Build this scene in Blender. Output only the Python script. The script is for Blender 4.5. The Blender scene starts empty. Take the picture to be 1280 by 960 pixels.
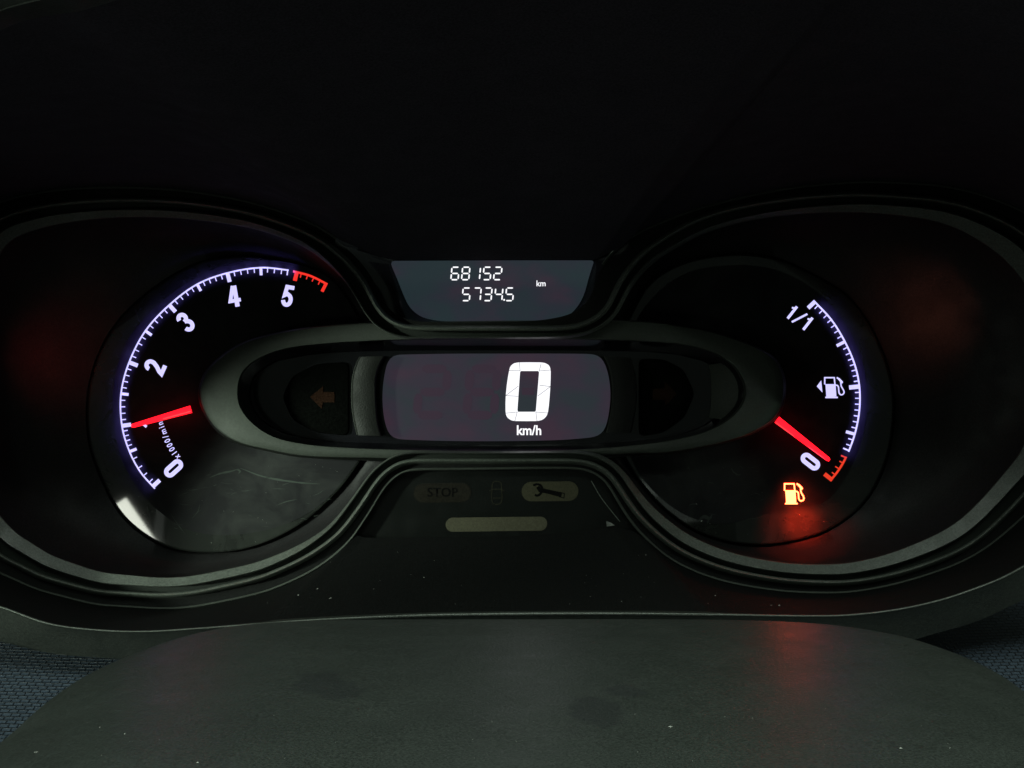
import bpy, bmesh, math, random
import numpy as np
from mathutils import Vector
random.seed(7); rng = np.random.default_rng(7)
scene = bpy.context.scene
COL = scene.collection

# ------------------------------------------------------------------ camera, world, lights, exposure
S, D = 0.0003, 0.45          # metres per photo pixel on the face plane of the cluster; camera distance
cd = bpy.data.cameras.new('camera'); cam = bpy.data.objects.new('camera', cd); COL.objects.link(cam)
cam.location = (0, -D, 0); cam.rotation_euler = (math.radians(90), 0, 0)
cd.sensor_width = 36; cd.lens = 36 * D / (1280 * S); cd.clip_start = 0.01; cd.clip_end = 20
scene.camera = cam
w = bpy.data.worlds.new('World'); scene.world = w; w.use_nodes = True
bg = w.node_tree.nodes['Background']; bg.inputs[0].default_value = (0.80, 1.0, 0.85, 1); bg.inputs[1].default_value = 0.055
scene.view_settings.view_transform = 'Standard'; scene.view_settings.look = 'None'
scene.view_settings.exposure = 0; scene.view_settings.gamma = 1

def area(name, loc, target, sx, sy, power, color, spin=0, spec=1.0, spread=180):
    l = bpy.data.lights.new(name, 'AREA'); l.shape = 'RECTANGLE'; l.size = sx; l.size_y = sy
    l.energy = power; l.color = color; l.specular_factor = spec; l.spread = math.radians(spread)
    o = bpy.data.objects.new(name, l); COL.objects.link(o); o.location = loc
    q = (Vector(target) - Vector(loc)).to_track_quat('-Z', 'Y')
    o.rotation_euler = (q.to_matrix() @ __import__('mathutils').Matrix.Rotation(spin, 3, 'Z')).to_euler()
    return o
# daylight from behind, left and above; narrow beams added to brighten single parts
_l = bpy.data.lights.new('added_left_beam', 'SPOT'); _l.energy = 190; _l.color = (0.84, 1.0, 0.82); _l.shadow_soft_size = 0.07; _l.spot_size = math.radians(9.5); _l.spot_blend = 1  # narrow spot added to brighten the oval ring's left end
_o = bpy.data.objects.new('added_left_beam', _l); COL.objects.link(_o); _o.location = (-0.80, -0.62, 0.06)
_o.rotation_euler = (Vector((-0.150, 0, -0.006)) - Vector((-0.80, -0.62, 0.06))).to_track_quat('-Z', 'Y').to_euler()
area('added_cover_light', (0, -0.68, 0.30), (0, -0.46, -0.08), 0.3, 0.1, 0.8, (0.86, 1.0, 0.90), spread=75)  # added lamp that brightens the near part of the column cover
area('added_right_beam', (0.85, -0.62, -0.03), (0.205, 0, 0.035), 0.06, 0.06, 0.05, (0.84, 1.0, 0.86), spread=13)  # added beam that brightens the right well's rim bands
area('far_window_light', (-0.9, -0.75, 0.25), (0.0, 0, -0.02), 0.4, 0.4, 1.6, (0.84, 1.0, 0.84))
area('cabin_light', (0.10, -1.10, 0.78), (0, -0.10, -0.06), 0.8, 0.4, 8.5, (0.84, 1.0, 0.86))
# lamps added low on the left for the glossy dial's edge to mirror
area('added_reflection_light', (-0.349, -0.6, -0.1426), (-0.15, 0.026, -0.054), 0.070, 0.033, 0.14, (0.95, 1.0, 0.86), spin=math.radians(-57))
area('added_reflection_light', (-0.324, -0.6, -0.130), (-0.14, 0.026, -0.052), 0.030, 0.008, 0.0003, (0.9, 1.0, 0.9), spin=math.radians(-96))

# ------------------------------------------------------------------ helpers
def at(px, py, d=0.0):
    """photo pixel -> point on the plane y=d"""
    k = S * (D + d) / D
    return Vector(((px - 640) * k, d, -(py - 480) * k))
def A3(p, d=None):
    if d is None: return np.array([tuple(at(*q)) for q in p])
    return np.array([tuple(at(q[0], q[1], d)) for q in p])
def catmull(p, n=12, closed=False):
    p = np.array(p, float); N = len(p); out = []
    segs = N if closed else N - 1
    for i in range(segs):
        if closed: a, b, c, e = p[i-1], p[i], p[(i+1) % N], p[(i+2) % N]
        else: a, b, c, e = p[max(i-1, 0)], p[i], p[i+1], p[min(i+2, N-1)]
        # centripetal-ish: plain Catmull with tangents scaled to the segment length
        L = np.linalg.norm((c-b)[:2]) + 1e-9
        t1 = (c-a) / (np.linalg.norm((c-a)[:2]) + 1e-9) * L; t2 = (e-b) / (np.linalg.norm((e-b)[:2]) + 1e-9) * L
        for k in range(n):
            t = k / n
            out.append((2*t**3-3*t*t+1)*b + (t**3-2*t*t+t)*t1 + (-2*t**3+3*t*t)*c + (t**3-t*t)*t2)
    if not closed: out.append(p[-1])
    return np.array(out)
def resample(p, n, closed=False):
    q = np.vstack([p, p[:1]]) if closed else p
    s = np.r_[0, np.cumsum(np.linalg.norm(np.diff(q[:, :2], axis=0), axis=1))]
    t = np.linspace(0, s[-1], n + 1)[:-1] if closed else np.linspace(0, s[-1], n)
    return np.stack([np.interp(t, s, q[:, k]) for k in range(q.shape[1])], 1)
def by_angle(p, c, n, th=None):
    """resample a closed star-shaped curve at even angles round c"""
    q = np.vstack([p, p[:1]]); a = np.unwrap(np.arctan2(q[:, 1]-c[1], q[:, 0]-c[0]))
    if a[-1] < a[0]: q = q[::-1]; a = a[::-1]
    a = np.maximum.accumulate(a + np.arange(len(a))*1e-9)
    th = np.linspace(-math.pi, math.pi, n, endpoint=False) if th is None else th
    tt = a[0] + np.mod(th - a[0], 2*math.pi)
    return np.stack([np.interp(tt, a, q[:, k]) for k in range(q.shape[1])], 1)
def tag(o, label=None, cat=None, kind=None, group=None):
    if label: o['label'] = label
    if cat: o['category'] = cat
    if kind: o['kind'] = kind
    if group: o['group'] = group
    return o
def empty(name, loc, label, cat):
    o = bpy.data.objects.new(name, None); COL.objects.link(o); o.location = loc; o.empty_display_size = 0.02
    return tag(o, label, cat)
def mesh_obj(name, verts, faces, mat, parent=None, smooth=True, angle=35, label=None):
    me = bpy.data.meshes.new(name); me.from_pydata([tuple(v) for v in verts], [], faces); me.validate(); me.update()
    if smooth and len(faces):
        me.polygons.foreach_set('use_smooth', [True]*len(me.polygons)); me.set_sharp_from_angle(angle=math.radians(angle))
    if mat: me.materials.append(mat)
    o = bpy.data.objects.new(name, me); COL.objects.link(o)
    if parent:
        o.parent = parent
        m = parent
        off = Vector((0, 0, 0))
        while m is not None: off += m.location; m = m.parent
        o.location = -off
    if label: o['label'] = label
    return o
def loft(name, rows, mat, parent=None, closed=True, cap=None, angle=35, flip=False, label=None):
    rows = [np.array(r) for r in rows]; n = len(rows[0]); V = np.vstack(rows); F = []
    for r in range(len(rows)-1):
        for i in range(n if closed else n-1):
            j = (i+1) % n; f = [r*n+i, r*n+j, (r+1)*n+j, (r+1)*n+i]
            F.append(f[::-1] if flip else f)
    if cap == 'last': F.append([(len(rows)-1)*n+i for i in range(n)])
    if cap == 'first': F.append(list(range(n))[::-1])
    if cap == 'both': F.append([(len(rows)-1)*n+i for i in range(n)]); F.append(list(range(n))[::-1])
    return mesh_obj(name, V, F, mat, parent, angle=angle, label=label)
def plate(name, pts2, d, thick, mat, parent, bevel=0.0, label=None):
    """a solid plate: front at depth d, outline given in photo pixels, thickness going away from the viewer"""
    p = A3(pts2, d); rows = []
    if bevel:
        c = p.mean(0); q = p + 0; v = c - p; v /= (np.linalg.norm(v, axis=1, keepdims=True)+1e-9)
        f = p + v*bevel; m = p + v*bevel*0.3; m[:, 1] = d + bevel*0.3; e = p + 0; e[:, 1] = d + bevel
        rows = [f, m, e]
    else: rows = [p]
    b = p + 0; b[:, 1] = d + thick; rows.append(b)
    return loft(name, rows[::-1], mat, parent, cap='both', angle=50, label=label)
def poly(name, pts2, d, mat, parent, thick=0.00025, label=None):
    return plate(name, pts2, d, thick, mat, parent, label=label)
def strip_geo(path, w, closed=False):
    p = np.array(path, float); n = len(p); L = []; R = []
    w = np.full(n, w) if np.isscalar(w) else np.array(w)
    for i in range(n):
        a = p[i-1] if (i > 0 or closed) else None; b = p[(i+1) % n] if (i < n-1 or closed) else None
        d1 = (p[i]-a) if a is not None else (b-p[i]); d2 = (b-p[i]) if b is not None else (p[i]-a)
        d1 = d1/np.linalg.norm(d1); d2 = d2/np.linalg.norm(d2)
        n1 = np.array([-d1[1], d1[0]]); n2 = np.array([-d2[1], d2[0]]); m = n1+n2
        m = m/(np.linalg.norm(m)+1e-9); k = min(1/max(m@n1, 0.45), 2.2)
        L.append(p[i]+m*w[i]/2*k); R.append(p[i]-m*w[i]/2*k)
    return np.array(L), np.array(R)
def strips(name, paths, d, mat, parent, thick=0.00025, label=None):
    """paths: list of (points in px, width px, closed)  -> one mesh of solid ribbons"""
    V = []; F = []
    for k, (path, w_, cl) in enumerate(paths):
        L, R = strip_geo(path, w_, cl); n = len(L); dd = d - 0.00003*k
        base = len(V)
        for P, dz in ((L, dd), (R, dd), (L, dd+thick), (R, dd+thick)): V += [tuple(at(q[0], q[1], dz)) for q in P]
        for i in range(n if cl else n-1):
            j = (i+1) % n
            F += [[base+i, base+j, base+n+j, base+n+i], [base+2*n+i, base+3*n+i, base+3*n+j, base+2*n+j],
                  [base+i, base+2*n+i, base+2*n+j, base+j], [base+n+i, base+n+j, base+3*n+j, base+3*n+i]]
        if not cl:
            F += [[base, base+n, base+3*n, base+2*n], [base+n-1, base+3*n-1, base+4*n-1, base+2*n-1]]
    return mesh_obj(name, V, F, mat, parent, smooth=False, label=label)

# ------------------------------------------------------------------ materials
def nodes(m):
    m.use_nodes = True; nt = m.node_tree; return nt, nt.nodes['Principled BSDF'], nt.links
def plastic(name, col, rough, grain=0.0, gscale=2600, spec=0.5, dust=0.0, dcol=(.25, .28, .24), coat=0.0, var=0.25, rvar=0.1, speck=.38, sscale=1500):
    m = bpy.data.materials.new(name); nt, b, L = nodes(m)
    b.inputs['Base Color'].default_value = (*col, 1); b.inputs['Roughness'].default_value = rough
    b.inputs['Specular IOR Level'].default_value = spec; b.inputs['Coat Weight'].default_value = coat; b.inputs['Coat Roughness'].default_value = 0.03
    tc = nt.nodes.new('ShaderNodeTexCoord')
    n1 = nt.nodes.new('ShaderNodeTexNoise'); n1.inputs['Scale'].default_value = 45; n1.inputs['Detail'].default_value = 6; L.new(tc.outputs['Object'], n1.inputs['Vector'])
    mix = nt.nodes.new('ShaderNodeMix'); mix.data_type = 'RGBA'
    mix.inputs[6].default_value = tuple(c*(1-var) for c in col)+(1,); mix.inputs[7].default_value = tuple(c*(1+var) for c in col)+(1,)
    L.new(n1.outputs['Fac'], mix.inputs[0]); out = mix.outputs[2]
    rr = nt.nodes.new('ShaderNodeMapRange'); rr.inputs[1].default_value = .3; rr.inputs[2].default_value = .7
    rr.inputs[3].default_value = max(rough-rvar, .02); rr.inputs[4].default_value = rough+rvar
    n3 = nt.nodes.new('ShaderNodeTexNoise'); n3.inputs['Scale'].default_value = 110; n3.inputs['Detail'].default_value = 5; L.new(tc.outputs['Object'], n3.inputs['Vector'])
    L.new(n3.outputs['Fac'], rr.inputs[0]); L.new(rr.outputs[0], b.inputs['Roughness'])
    if dust:
        n2 = nt.nodes.new('ShaderNodeTexNoise'); n2.inputs['Scale'].default_value = 45; n2.inputs['Detail'].default_value = 6; n2.inputs['Roughness'].default_value = .62
        L.new(tc.outputs['Object'], n2.inputs['Vector'])
        r = nt.nodes.new('ShaderNodeMapRange'); r.inputs[1].default_value = .42; r.inputs[2].default_value = .72; r.inputs[3].default_value = dust*.06; r.inputs[4].default_value = dust
        n2.inputs['Distortion'].default_value = 1.2
        L.new(n2.outputs['Fac'], r.inputs[0])
        m2 = nt.nodes.new('ShaderNodeMix'); m2.data_type = 'RGBA'; m2.inputs[7].default_value = (*dcol, 1)
        L.new(r.outputs[0], m2.inputs[0]); L.new(out, m2.inputs[6]); out = m2.outputs[2]
    if speck:     # moulded grain: pale tips and dark pits
        ns = nt.nodes.new('ShaderNodeTexNoise'); ns.inputs['Scale'].default_value = sscale; ns.inputs['Detail'].default_value = 2; ns.inputs['Roughness'].default_value = .7; L.new(tc.outputs['Object'], ns.inputs['Vector'])
        sr = nt.nodes.new('ShaderNodeMapRange'); sr.inputs[1].default_value = .34; sr.inputs[2].default_value = .66; sr.inputs[3].default_value = 1-speck; sr.inputs[4].default_value = 1+speck; L.new(ns.outputs['Fac'], sr.inputs[0])
        sv = nt.nodes.new('ShaderNodeVectorMath'); sv.operation = 'SCALE'; L.new(out, sv.inputs[0]); L.new(sr.outputs[0], sv.inputs['Scale']); out = sv.outputs[0]
    L.new(out, b.inputs['Base Color'])
    if grain:
        ng = nt.nodes.new('ShaderNodeTexNoise'); ng.inputs['Scale'].default_value = gscale; ng.inputs['Detail'].default_value = 3; L.new(tc.outputs['Object'], ng.inputs['Vector'])
        bp = nt.nodes.new('ShaderNodeBump'); bp.inputs['Strength'].default_value = grain; bp.inputs['Distance'].default_value = 0.0002
        L.new(ng.outputs['Fac'], bp.inputs['Height']); L.new(bp.outputs[0], b.inputs['Normal'])
    return m
def glow(name, col, strength=1.0, base=(.02, .02, .02)):
    m = bpy.data.materials.new(name); nt, b, L = nodes(m)
    b.inputs['Base Color'].default_value = (*base, 1); b.inputs['Roughness'].default_value = .4
    b.inputs['Emission Color'].default_value = (*col, 1); b.inputs['Emission Strength'].default_value = strength
    return m
def lcd(name, c1, c2, c3, scale):
    m = bpy.data.materials.new(name); nt, b, L = nodes(m)
    b.inputs['Base Color'].default_value = (.005, .005, .006, 1); b.inputs['Roughness'].default_value = .3; b.inputs['Specular IOR Level'].default_value = .1
    tc = nt.nodes.new('ShaderNodeTexCoord'); n = nt.nodes.new('ShaderNodeTexNoise'); n.inputs['Scale'].default_value = scale; n.inputs['Detail'].default_value = 3
    mp = nt.nodes.new('ShaderNodeMapping'); mp.inputs['Scale'].default_value = (1, 1, 1.6)
    L.new(tc.outputs['Object'], mp.inputs[0]); L.new(mp.outputs[0], n.inputs['Vector'])
    r = nt.nodes.new('ShaderNodeValToRGB'); e = r.color_ramp.elements
    e[0].position = .36; e[0].color = (*c1, 1); e[1].position = .66; e[1].color = (*c3, 1); k = e.new(.5); k.color = (*c2, 1)
    L.new(n.outputs['Fac'], r.inputs[0]); L.new(r.outputs[0], b.inputs['Emission Color']); b.inputs['Emission Strength'].default_value = 1
    return m
M_band = plastic('matte_bezel_plastic', (.062, .070, .061), .5, grain=.5, gscale=2200)
M_ring = plastic('satin_ring_plastic', (.026, .030, .025), .6, grain=.1, gscale=1600, spec=.25, speck=.16, sscale=1300, var=.12)
M_ridge = plastic('ridge_plastic', (.085, .095, .083), .38, grain=.2)
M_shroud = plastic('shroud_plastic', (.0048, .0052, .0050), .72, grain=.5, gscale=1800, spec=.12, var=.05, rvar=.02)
M_rim = plastic('rim_plastic', (.018, .021, .0175), .5, grain=.5, gscale=1800)
M_well = plastic('well_plastic', (.0110, .0106, .0112), .6, grain=.3, spec=.2)
M_groove = plastic('groove_plastic', (.0060, .0085, .0062), .6, spec=.2)
M_dial = plastic('dial_print', (.006, .007, .006), .5, dust=.045, spec=.06, rvar=.03, coat=1.0, speck=0)
M_print = plastic('matte_print', (.0080, .0080, .0090), .6, dust=.045, spec=.06, rvar=.03, speck=0)
M_gloss = plastic('gloss_black', (.003, .003, .004), .13, spec=.55, rvar=.04)
M_bead = plastic('worn_lit_crease_plastic', (.085, .094, .082), .4, grain=.2)  # rubbed edge, its highlight put into the paler colour as well
M_brack = plastic('bracket_plastic', (.0048, .0054, .0045), .6, spec=.2, grain=.6, gscale=1600)
M_cover = plastic('column_cover_plastic', (.035, .041, .036), .42, speck=.42, sscale=2000, grain=.5, gscale=1300, var=.22, rvar=.06)
M_panel = plastic('lamp_panel', (.0028, .0036, .0031), .4, spec=.12)
M_white = glow('tick_light', (.72, .68, 1.25), 1.0)
M_red = glow('red_print_light', (1.0, .035, .022), .95)
M_red2 = glow('low_fuel_print_light', (1.0, .055, .02), .8)
M_needle = glow('needle_light', (1.0, .0065, .016), 2.4)
M_amber = glow('fuel_lamp', (12.0, 1.3, .42), 1.0)
M_lcdw = glow('lcd_white', (1.1, 1.1, 1.15), 1.0)
M_lcdgap = glow('lcd_gap', (.06, .06, .07), 1.0)
M_lcd_a = lcd('lcd_odometer', (.017, .028, .033), (.020, .025, .034), (.031, .023, .035), 55)
M_lcd_b = lcd('lcd_speed', (.023, .030, .036), (.030, .026, .038), (.040, .024, .038), 45)
M_ghost = glow('lcd_ghost', (.036, .0235, .0370), 1.0, base=(.005, .005, .005))
M_ghost.node_tree.nodes['Principled BSDF'].inputs['Specular IOR Level'].default_value = 0
M_arrow = plastic('arrow_lens', (.011, .0056, .0037), .7, spec=0.0)
M_lens = plastic('turn_lens', (.0016, .0018, .0016), .7, grain=.2, spec=0.0)
M_lamp_w = plastic('pale_lamp_lens', (.060, .057, .038), .5, spec=.1, speck=.15)
M_lamp_y = plastic('amber_lamp_lens', (.038, .036, .022), .5, spec=.1, speck=.15)
M_lamp_d = plastic('dim_lamp_lens', (.0075, .0066, .0045), .5, spec=.1)
M_lamp_c = plastic('faint_symbol', (.020, .019, .012), .5, spec=.1)
M_glyph = plastic('glyph_print', (.002, .002, .002), .5, spec=.05)
M_pale = plastic('pale_triangle_plastic', (.12, .125, .115), .5)
M_dust = plastic('dust', (.30, .31, .28), .9)

# ------------------------------------------------------------------ curves traced from the photograph
RIDGE = [(0,273),(50,258.5),(100,252),(160,249.7),(220,252),(270,258),(320,268),(375,287),(400,300),(425,319),(447,342),(460,362.5),(470,382.5),(480,395),(492.5,403.7),(507.5,408.7),(525,410.6),(620,411),
 (700,410.6),(725,407.5),(742.5,400),(756,390),(765,375),(771,360),(780,345),(792.5,328.7),(808,313.5),(825,301),(870,275.5),(920,260),(980,249.5),(1030,244.7),(1080,243),(1140,247),(1170,250),(1207,258),(1245,272.5),(1280,292),(1318,330),(1345,390),(1350,455),(1338,530),(1310,585),(1280,619),(1257.5,642.5),(1232.5,666),(1207.5,684),(1176,699),(1120,717.5),(1065,727.5),(1020,728),(977,725),(925,716),(887.5,705),(850,688),(825,670),(802.5,649),(787.5,630),(775,611),(765,596),(750,584),(731,577.5),(700,576),
 (620,576),(560,576),(519,576),(500,579),(485,588),(472.5,600),(462.5,615),(452,631),(441,646),(425,666),(400,686),(375,701),(350,712.5),(325,722.5),(272.5,735),(235,742),(197.5,744),(160,742),(125,740),(87.5,731),(50,720),(25,707.5),(0,695),(-38,660),(-68,600),(-82,520),(-76,430),(-50,340),(-25,295)]
RID = resample(catmull(RIDGE, 10, True), 900, True)
_k = np.hanning(13); _k /= _k.sum()
RID = np.stack([np.convolve(np.r_[RID[-20:, k], RID[:, k], RID[:20, k]], _k, 'same')[20:-20] for k in (0, 1)], 1)
# distances inward to the lip band's outer and inner edge, outward to the outer ridge: (index along x,y landmark)
OFF = [(0,273,14,30,20),(50,258,13,26,18),(160,250,12,21.5,16),(270,258,11,20.5,14),(340,274,10,17,13),(375,287,10,17,13),(400,300,12,18,14),(425,319,16,19,14),(447,342,17.5,19,14),(470,382,17,18.5,14),(492,404,14,16,11),(525,411,10.5,12.5,10),(620,411,10.5,12.5,10),(700,411,9,12,12),(742,400,10,14,26),
 (771,360,10,16,34),(792,329,11.5,17,32),(825,301,13,18.5,20),(870,275,14,19.5,12),(920,260,12.5,19,10),(980,249.5,12.5,19.5,14),(1065,243,12,23,15),(1140,247,11,23.5,19),(1207,258,13,29,19),(1245,272,15,36,22),(1280,292,17,42,24),(1350,455,19,52,28),(1280,619,17,36,20),(1245,655,16,35,16),(1195,690,14,32,14),(1120,717,12,27,12),(1050,728,10,23.5,13),(977,725,9.5,21.5,14),(925,716,9.5,22,15),(850,688,10,23,17),(802,649,10,22,13),(775,611,10,17,10),(750,584,10.5,15.5,9),(700,576,9,12,9),
 (620,576,9,12,10),(525,576,9.5,12,11),(485,588,10.5,12.5,12),(462,615,12,14.5,12),(441,646,13,15.5,14),(400,686,11,17,19),(350,712,9,20,19),(272,735,10,21,18),(197,744,10.5,22,17),(125,740,11,25,16.5),(50,720,13,29,17),(0,695,18,36,20),(-82,520,24,52,26),(-50,340,18,40,24)]
idx = [int(np.argmin(np.hypot(RID[:,0]-o[0], RID[:,1]-o[1]))) for o in OFF]
order = np.argsort(idx); xi = np.array([idx[k] for k in order], float); yo = np.array([OFF[k][2:] for k in order], float)
xi = np.r_[xi[-1]-900, xi, xi[0]+900]; yo = np.vstack([yo[-1], yo, yo[0]])
ii = np.arange(900)
w1, w0, wo = [np.interp(ii, xi, yo[:, k]) for k in range(3)]
ker = np.hanning(45); ker /= ker.sum()
sm = lambda a: np.convolve(np.r_[a[-30:], a, a[:30]], ker, 'same')[30:-30]
w1, w0, wo = sm(w1), sm(w0), sm(wo)
T = np.roll(RID, -2, 0) - np.roll(RID, 2, 0); T /= np.linalg.norm(T, axis=1, keepdims=True)
T = np.stack([sm(T[:, 0]), sm(T[:, 1])], 1); T /= np.linalg.norm(T, axis=1, keepdims=True)
NRM = np.stack([T[:, 1], -T[:, 0]], 1)          # outward: path runs clockwise on screen
def off(dist, d):
    q = RID + NRM*(dist[:, None] if not np.isscalar(dist) else dist)
    return A3(q, d)
def offp(dist): return RID + NRM*(dist[:, None] if not np.isscalar(dist) else dist)
LDISC = [(109,521),(111,487),(119,455),(135,420),(160,388),(200,355),(238,333),(275,322),(320,321),(362,330),(412,356),(450,405),(470,450),(476,500),(465,550),(437,597),(415,622),(390,645),(365,662),(340,675),(300,688),(262,691),(223,688),(190,675),(152,644),(130,604),(113,560)]
RDISC = [(1010,341),(1047,361),(1069,381),(1091,414),(1109,458),(1117,494),(1116,534),(1106,581),(1080,629),(1036,662),(1000,674),(955,681),(905,676),(855,655),(810,615),(775,560),(762,500),(770,440),(795,380),(815,350),(847,331),(878,322),(909,318),(940,318),(975,325)]
def smooth_closed(p, n=160, it=6):
    q = resample(catmull(p, 8, True), n, True)
    for _ in range(it): q = (np.roll(q, 1, 0) + 2*q + np.roll(q, -1, 0))/4
    return q
LD, RD = smooth_closed(LDISC), smooth_closed(RDISC)
R_IN = [(297.5,492),(302,467),(320,450),(352,437),(390,431),(465,426),(515,424.5),(620,423),(740,424.5),(840,429),(890,440),(915,455),(927,472),(932,490),(925,510),(902,530),(865,545),(790,557),(700,563),(620,564),(515,562.5),(440,560),(380,555),(340,545),(312,525),(300,507)]
R_OUT = [(249.5,492),(257,465),(277,445),(302,429),(340,417.5),(390,409),(460,404),(620,401),(760,401),(815,403),(880,412),(915,422),(952,437),(972,452),(981,482),(973,517),(952,535),(915,550),(840,565),(790,567),(700,572),(620,574),(540,574),(465,572.5),(380,570),(335,562),(295,552),(270,535),(255,512)]
RC = (616, 493)

# ------------------------------------------------------------------ the instrument cluster
cluster = empty('instrument_cluster', at(640, 480, .036), 'black car instrument cluster with two round gauges joined by a digital speed display', 'instrument cluster')
# backing plate behind everything
plate('back_plate', smooth_closed([(x, y) for x, y in offp(-w0*0)[::9]], 120, 0), .0345, .004, M_well, cluster)
# lip band, ridge and outer ridge round the twin wells
sides = offp(-w0)
loft('inner_lip', [off(-w0+.0, .0075), off(-w0, .0022), off(-w0+.7, .0010), off(-w1-.7, -.0012), off(-w1, -.0009), off(-w1+.9, .0045)], M_band, cluster)
loft('groove', [off(-w1-.2, .0046), off(np.full(900, -1.0), .0046)], M_groove, cluster)
loft('ridge', [off(-3.2, .0047), off(-2.8, -.0010), off(-1.6, -.0026), off(0., -.0031), off(1.4, -.0026), off(2.6, -.0008), off(4.2, .0022)], M_ridge, cluster)
loft('outer_groove', [off(4.1, .0023), off(wo-1.8, .0026)], M_shroud, cluster)
op = offp(wo); vis = ~((op[:, 0] > 424) & (op[:, 0] < 752) & (op[:, 1] < 480)); k0 = next(k for k in range(900) if vis[k] and not vis[k-1]); sel = [(k0+k) % 900 for k in range(int(vis.sum()))]
loft('outer_ridge', [off(wo-2.2, .0030)[sel], off(wo-1.0, .0002)[sel], off(wo, -.0006)[sel], off(wo+1.2, .0004)[sel]], M_ridge, cluster, closed=False)
# the sloping floor of each well, from the lip down to the dial
def well(disc, c, side):
    n = 240; th = np.linspace(-math.pi, math.pi, n, endpoint=False)
    e = by_angle(disc, c, n, th)
    lip = offp(-w0)
    msk = lip[:, 0] < 640 if side < 0 else lip[:, 0] > 600
    q = lip[msk]; a = np.arctan2(q[:, 1]-c[1], q[:, 0]-c[0]); r = np.hypot(q[:, 0]-c[0], q[:, 1]-c[1])
    rad = np.zeros(n)
    for k, t in enumerate(th):
        dd = np.abs((a - t + math.pi) % (2*math.pi) - math.pi)
        m = dd < .06
        if m.any(): rad[k] = r[np.argmin(dd)] + 3.0
        else: rad[k] = np.nan
    for k, t in enumerate(th):
        lim = (616-c[0])/math.cos(t) if math.cos(t)*(-side) > 0.02 else 1e9
        if np.isnan(rad[k]) or rad[k] > lim: rad[k] = lim
    out = np.stack([c[0]+rad*np.cos(th), c[1]+rad*np.sin(th)], 1)
    rs = (np.roll(rad, 1)+rad*2+np.roll(rad, -1))/4; rad = np.where(np.abs(rs-rad) < 3, rs, rad)
    rd = np.hypot(e[:, 0]-c[0], e[:, 1]-c[1]); rad = np.maximum(rad, rd+3)
    out = np.stack([c[0]+rad*np.cos(th), c[1]+rad*np.sin(th)], 1)
    def deep(q, dd):       # under the oval ring the wall has already reached the floor
        k = np.clip((q[:, 0]-395)/60, 0, 1) if side < 0 else np.clip((835-q[:, 0])/60, 0, 1)
        a = A3(q, dd); b_ = A3(q, max(dd, .0275)); return a*(1-k[:, None]) + b_*k[:, None]
    rows = [deep(out, .0075)]
    for f, dd in ((.12, .014), (.35, .0215), (.65, .027), (1, .0296)):
        rows.append(deep(out*(1-f) + (e + (e-np.array(c))*.012)*f, dd))
    rows.append(A3(e, .0325))
    return loft('well_wall', rows, M_well, cluster, angle=60)
well(LD, (285, 507), -1); well(RD, (940, 505), 1)

def dial(name, disc, label):
    c = disc.mean(0); f = lambda k, d: A3(c+(disc-c)*k, d)
    o = loft(name, [f(1, .0335), f(1, .0268), f(.996, .0262), f(.988, .0260)], M_dial, cluster, cap='last', angle=8, label=label)
    return o
tach = dial('tachometer', LD, 'round black rev counter dial numbered 0 to 5 with a red end zone')
fuel = dial('fuel_gauge', RD, 'round black fuel dial with a lit low fuel lamp')
DZ = .0257
PL = rounded_px = resample(catmull([(141,507),(144,470),(158,428),(188,390),(230,356),(280,331.5),(327,325.5),(368,329.5),(412,348),(446,395),(466,450),(472,505),(462,550),(436,592),(404,628),(360,654),(300,668),(240,664),(200,640),(172,610),(150,568)], 8, True), 140, True)
PR = resample(catmull([(1018,362),(1052,398),(1074,440),(1084,484),(1082,530),(1066,580),(1040,620),(1010,636),(960,642),(900,655),(850,640),(805,600),(780,550),(772,500),(780,440),(805,385),(850,345),(905,332),(965,336)], 8, True), 140, True)
plate('printed_face', PL, .02585, .0001, M_print, tach); plate('printed_face', PR, .02585, .0001, M_print, fuel)

# ---- scales
def scale_curve(marks, n=24):
    """marks: list of (value, x, y) -> function value -> (outer point, inward normal)"""
    c = catmull([(m[1], m[2], m[0]) for m in marks], n)
    t = np.gradient(c[:, :2], axis=0); t /= np.linalg.norm(t, axis=1, keepdims=True)
    def f(v):
        x = np.interp(v, c[:, 2], c[:, 0]); y = np.interp(v, c[:, 2], c[:, 1])
        tx = np.interp(v, c[:, 2], t[:, 0]); ty = np.interp(v, c[:, 2], t[:, 1]); l = math.hypot(tx, ty)
        return np.array([x, y]), np.array([tx, ty])/l
    return f
LT = scale_curve([(0,193,611.5),(.25,175,591),(.5,161,565),(1,151.5,532.5),(1.5,150.3,492),(2,160.5,452.5),(2.5,181,413),(3,211,380.5),(3.5,246,354.5),(4,284,340.3),(4.5,326,333.6),(4.9,361,336.8),(5,369,338.3),(5.25,389,343.8),(5.5,409,353.7)])
def tick(f, v, length, width, inn, mat, parent, base=0.0, d=None):
    p, t = f(v); n = np.array([-t[1], t[0]])*inn      # towards the centre
    a = p + n*base; b = p + n*length
    return strips('tick', [([a, b], width, False)], (DZ if d is None else d), mat, parent)
def arc(f, v0, v1, width, inn, mat, parent, name='scale_arc'):
    vs = np.linspace(v0, v1, 70); P = []
    for v in vs:
        p, t = f(v); n = np.array([-t[1], t[0]])*inn; P.append(p + n*width/2)
    return strips(name, [(P, width, False)], DZ-.00005, mat, parent)
INN = 1
arc(LT, 0, 4.9, 2.0, INN, M_white, tach)
arc(LT, 4.97, 5.5, 2.8, INN, M_red, tach)
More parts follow.
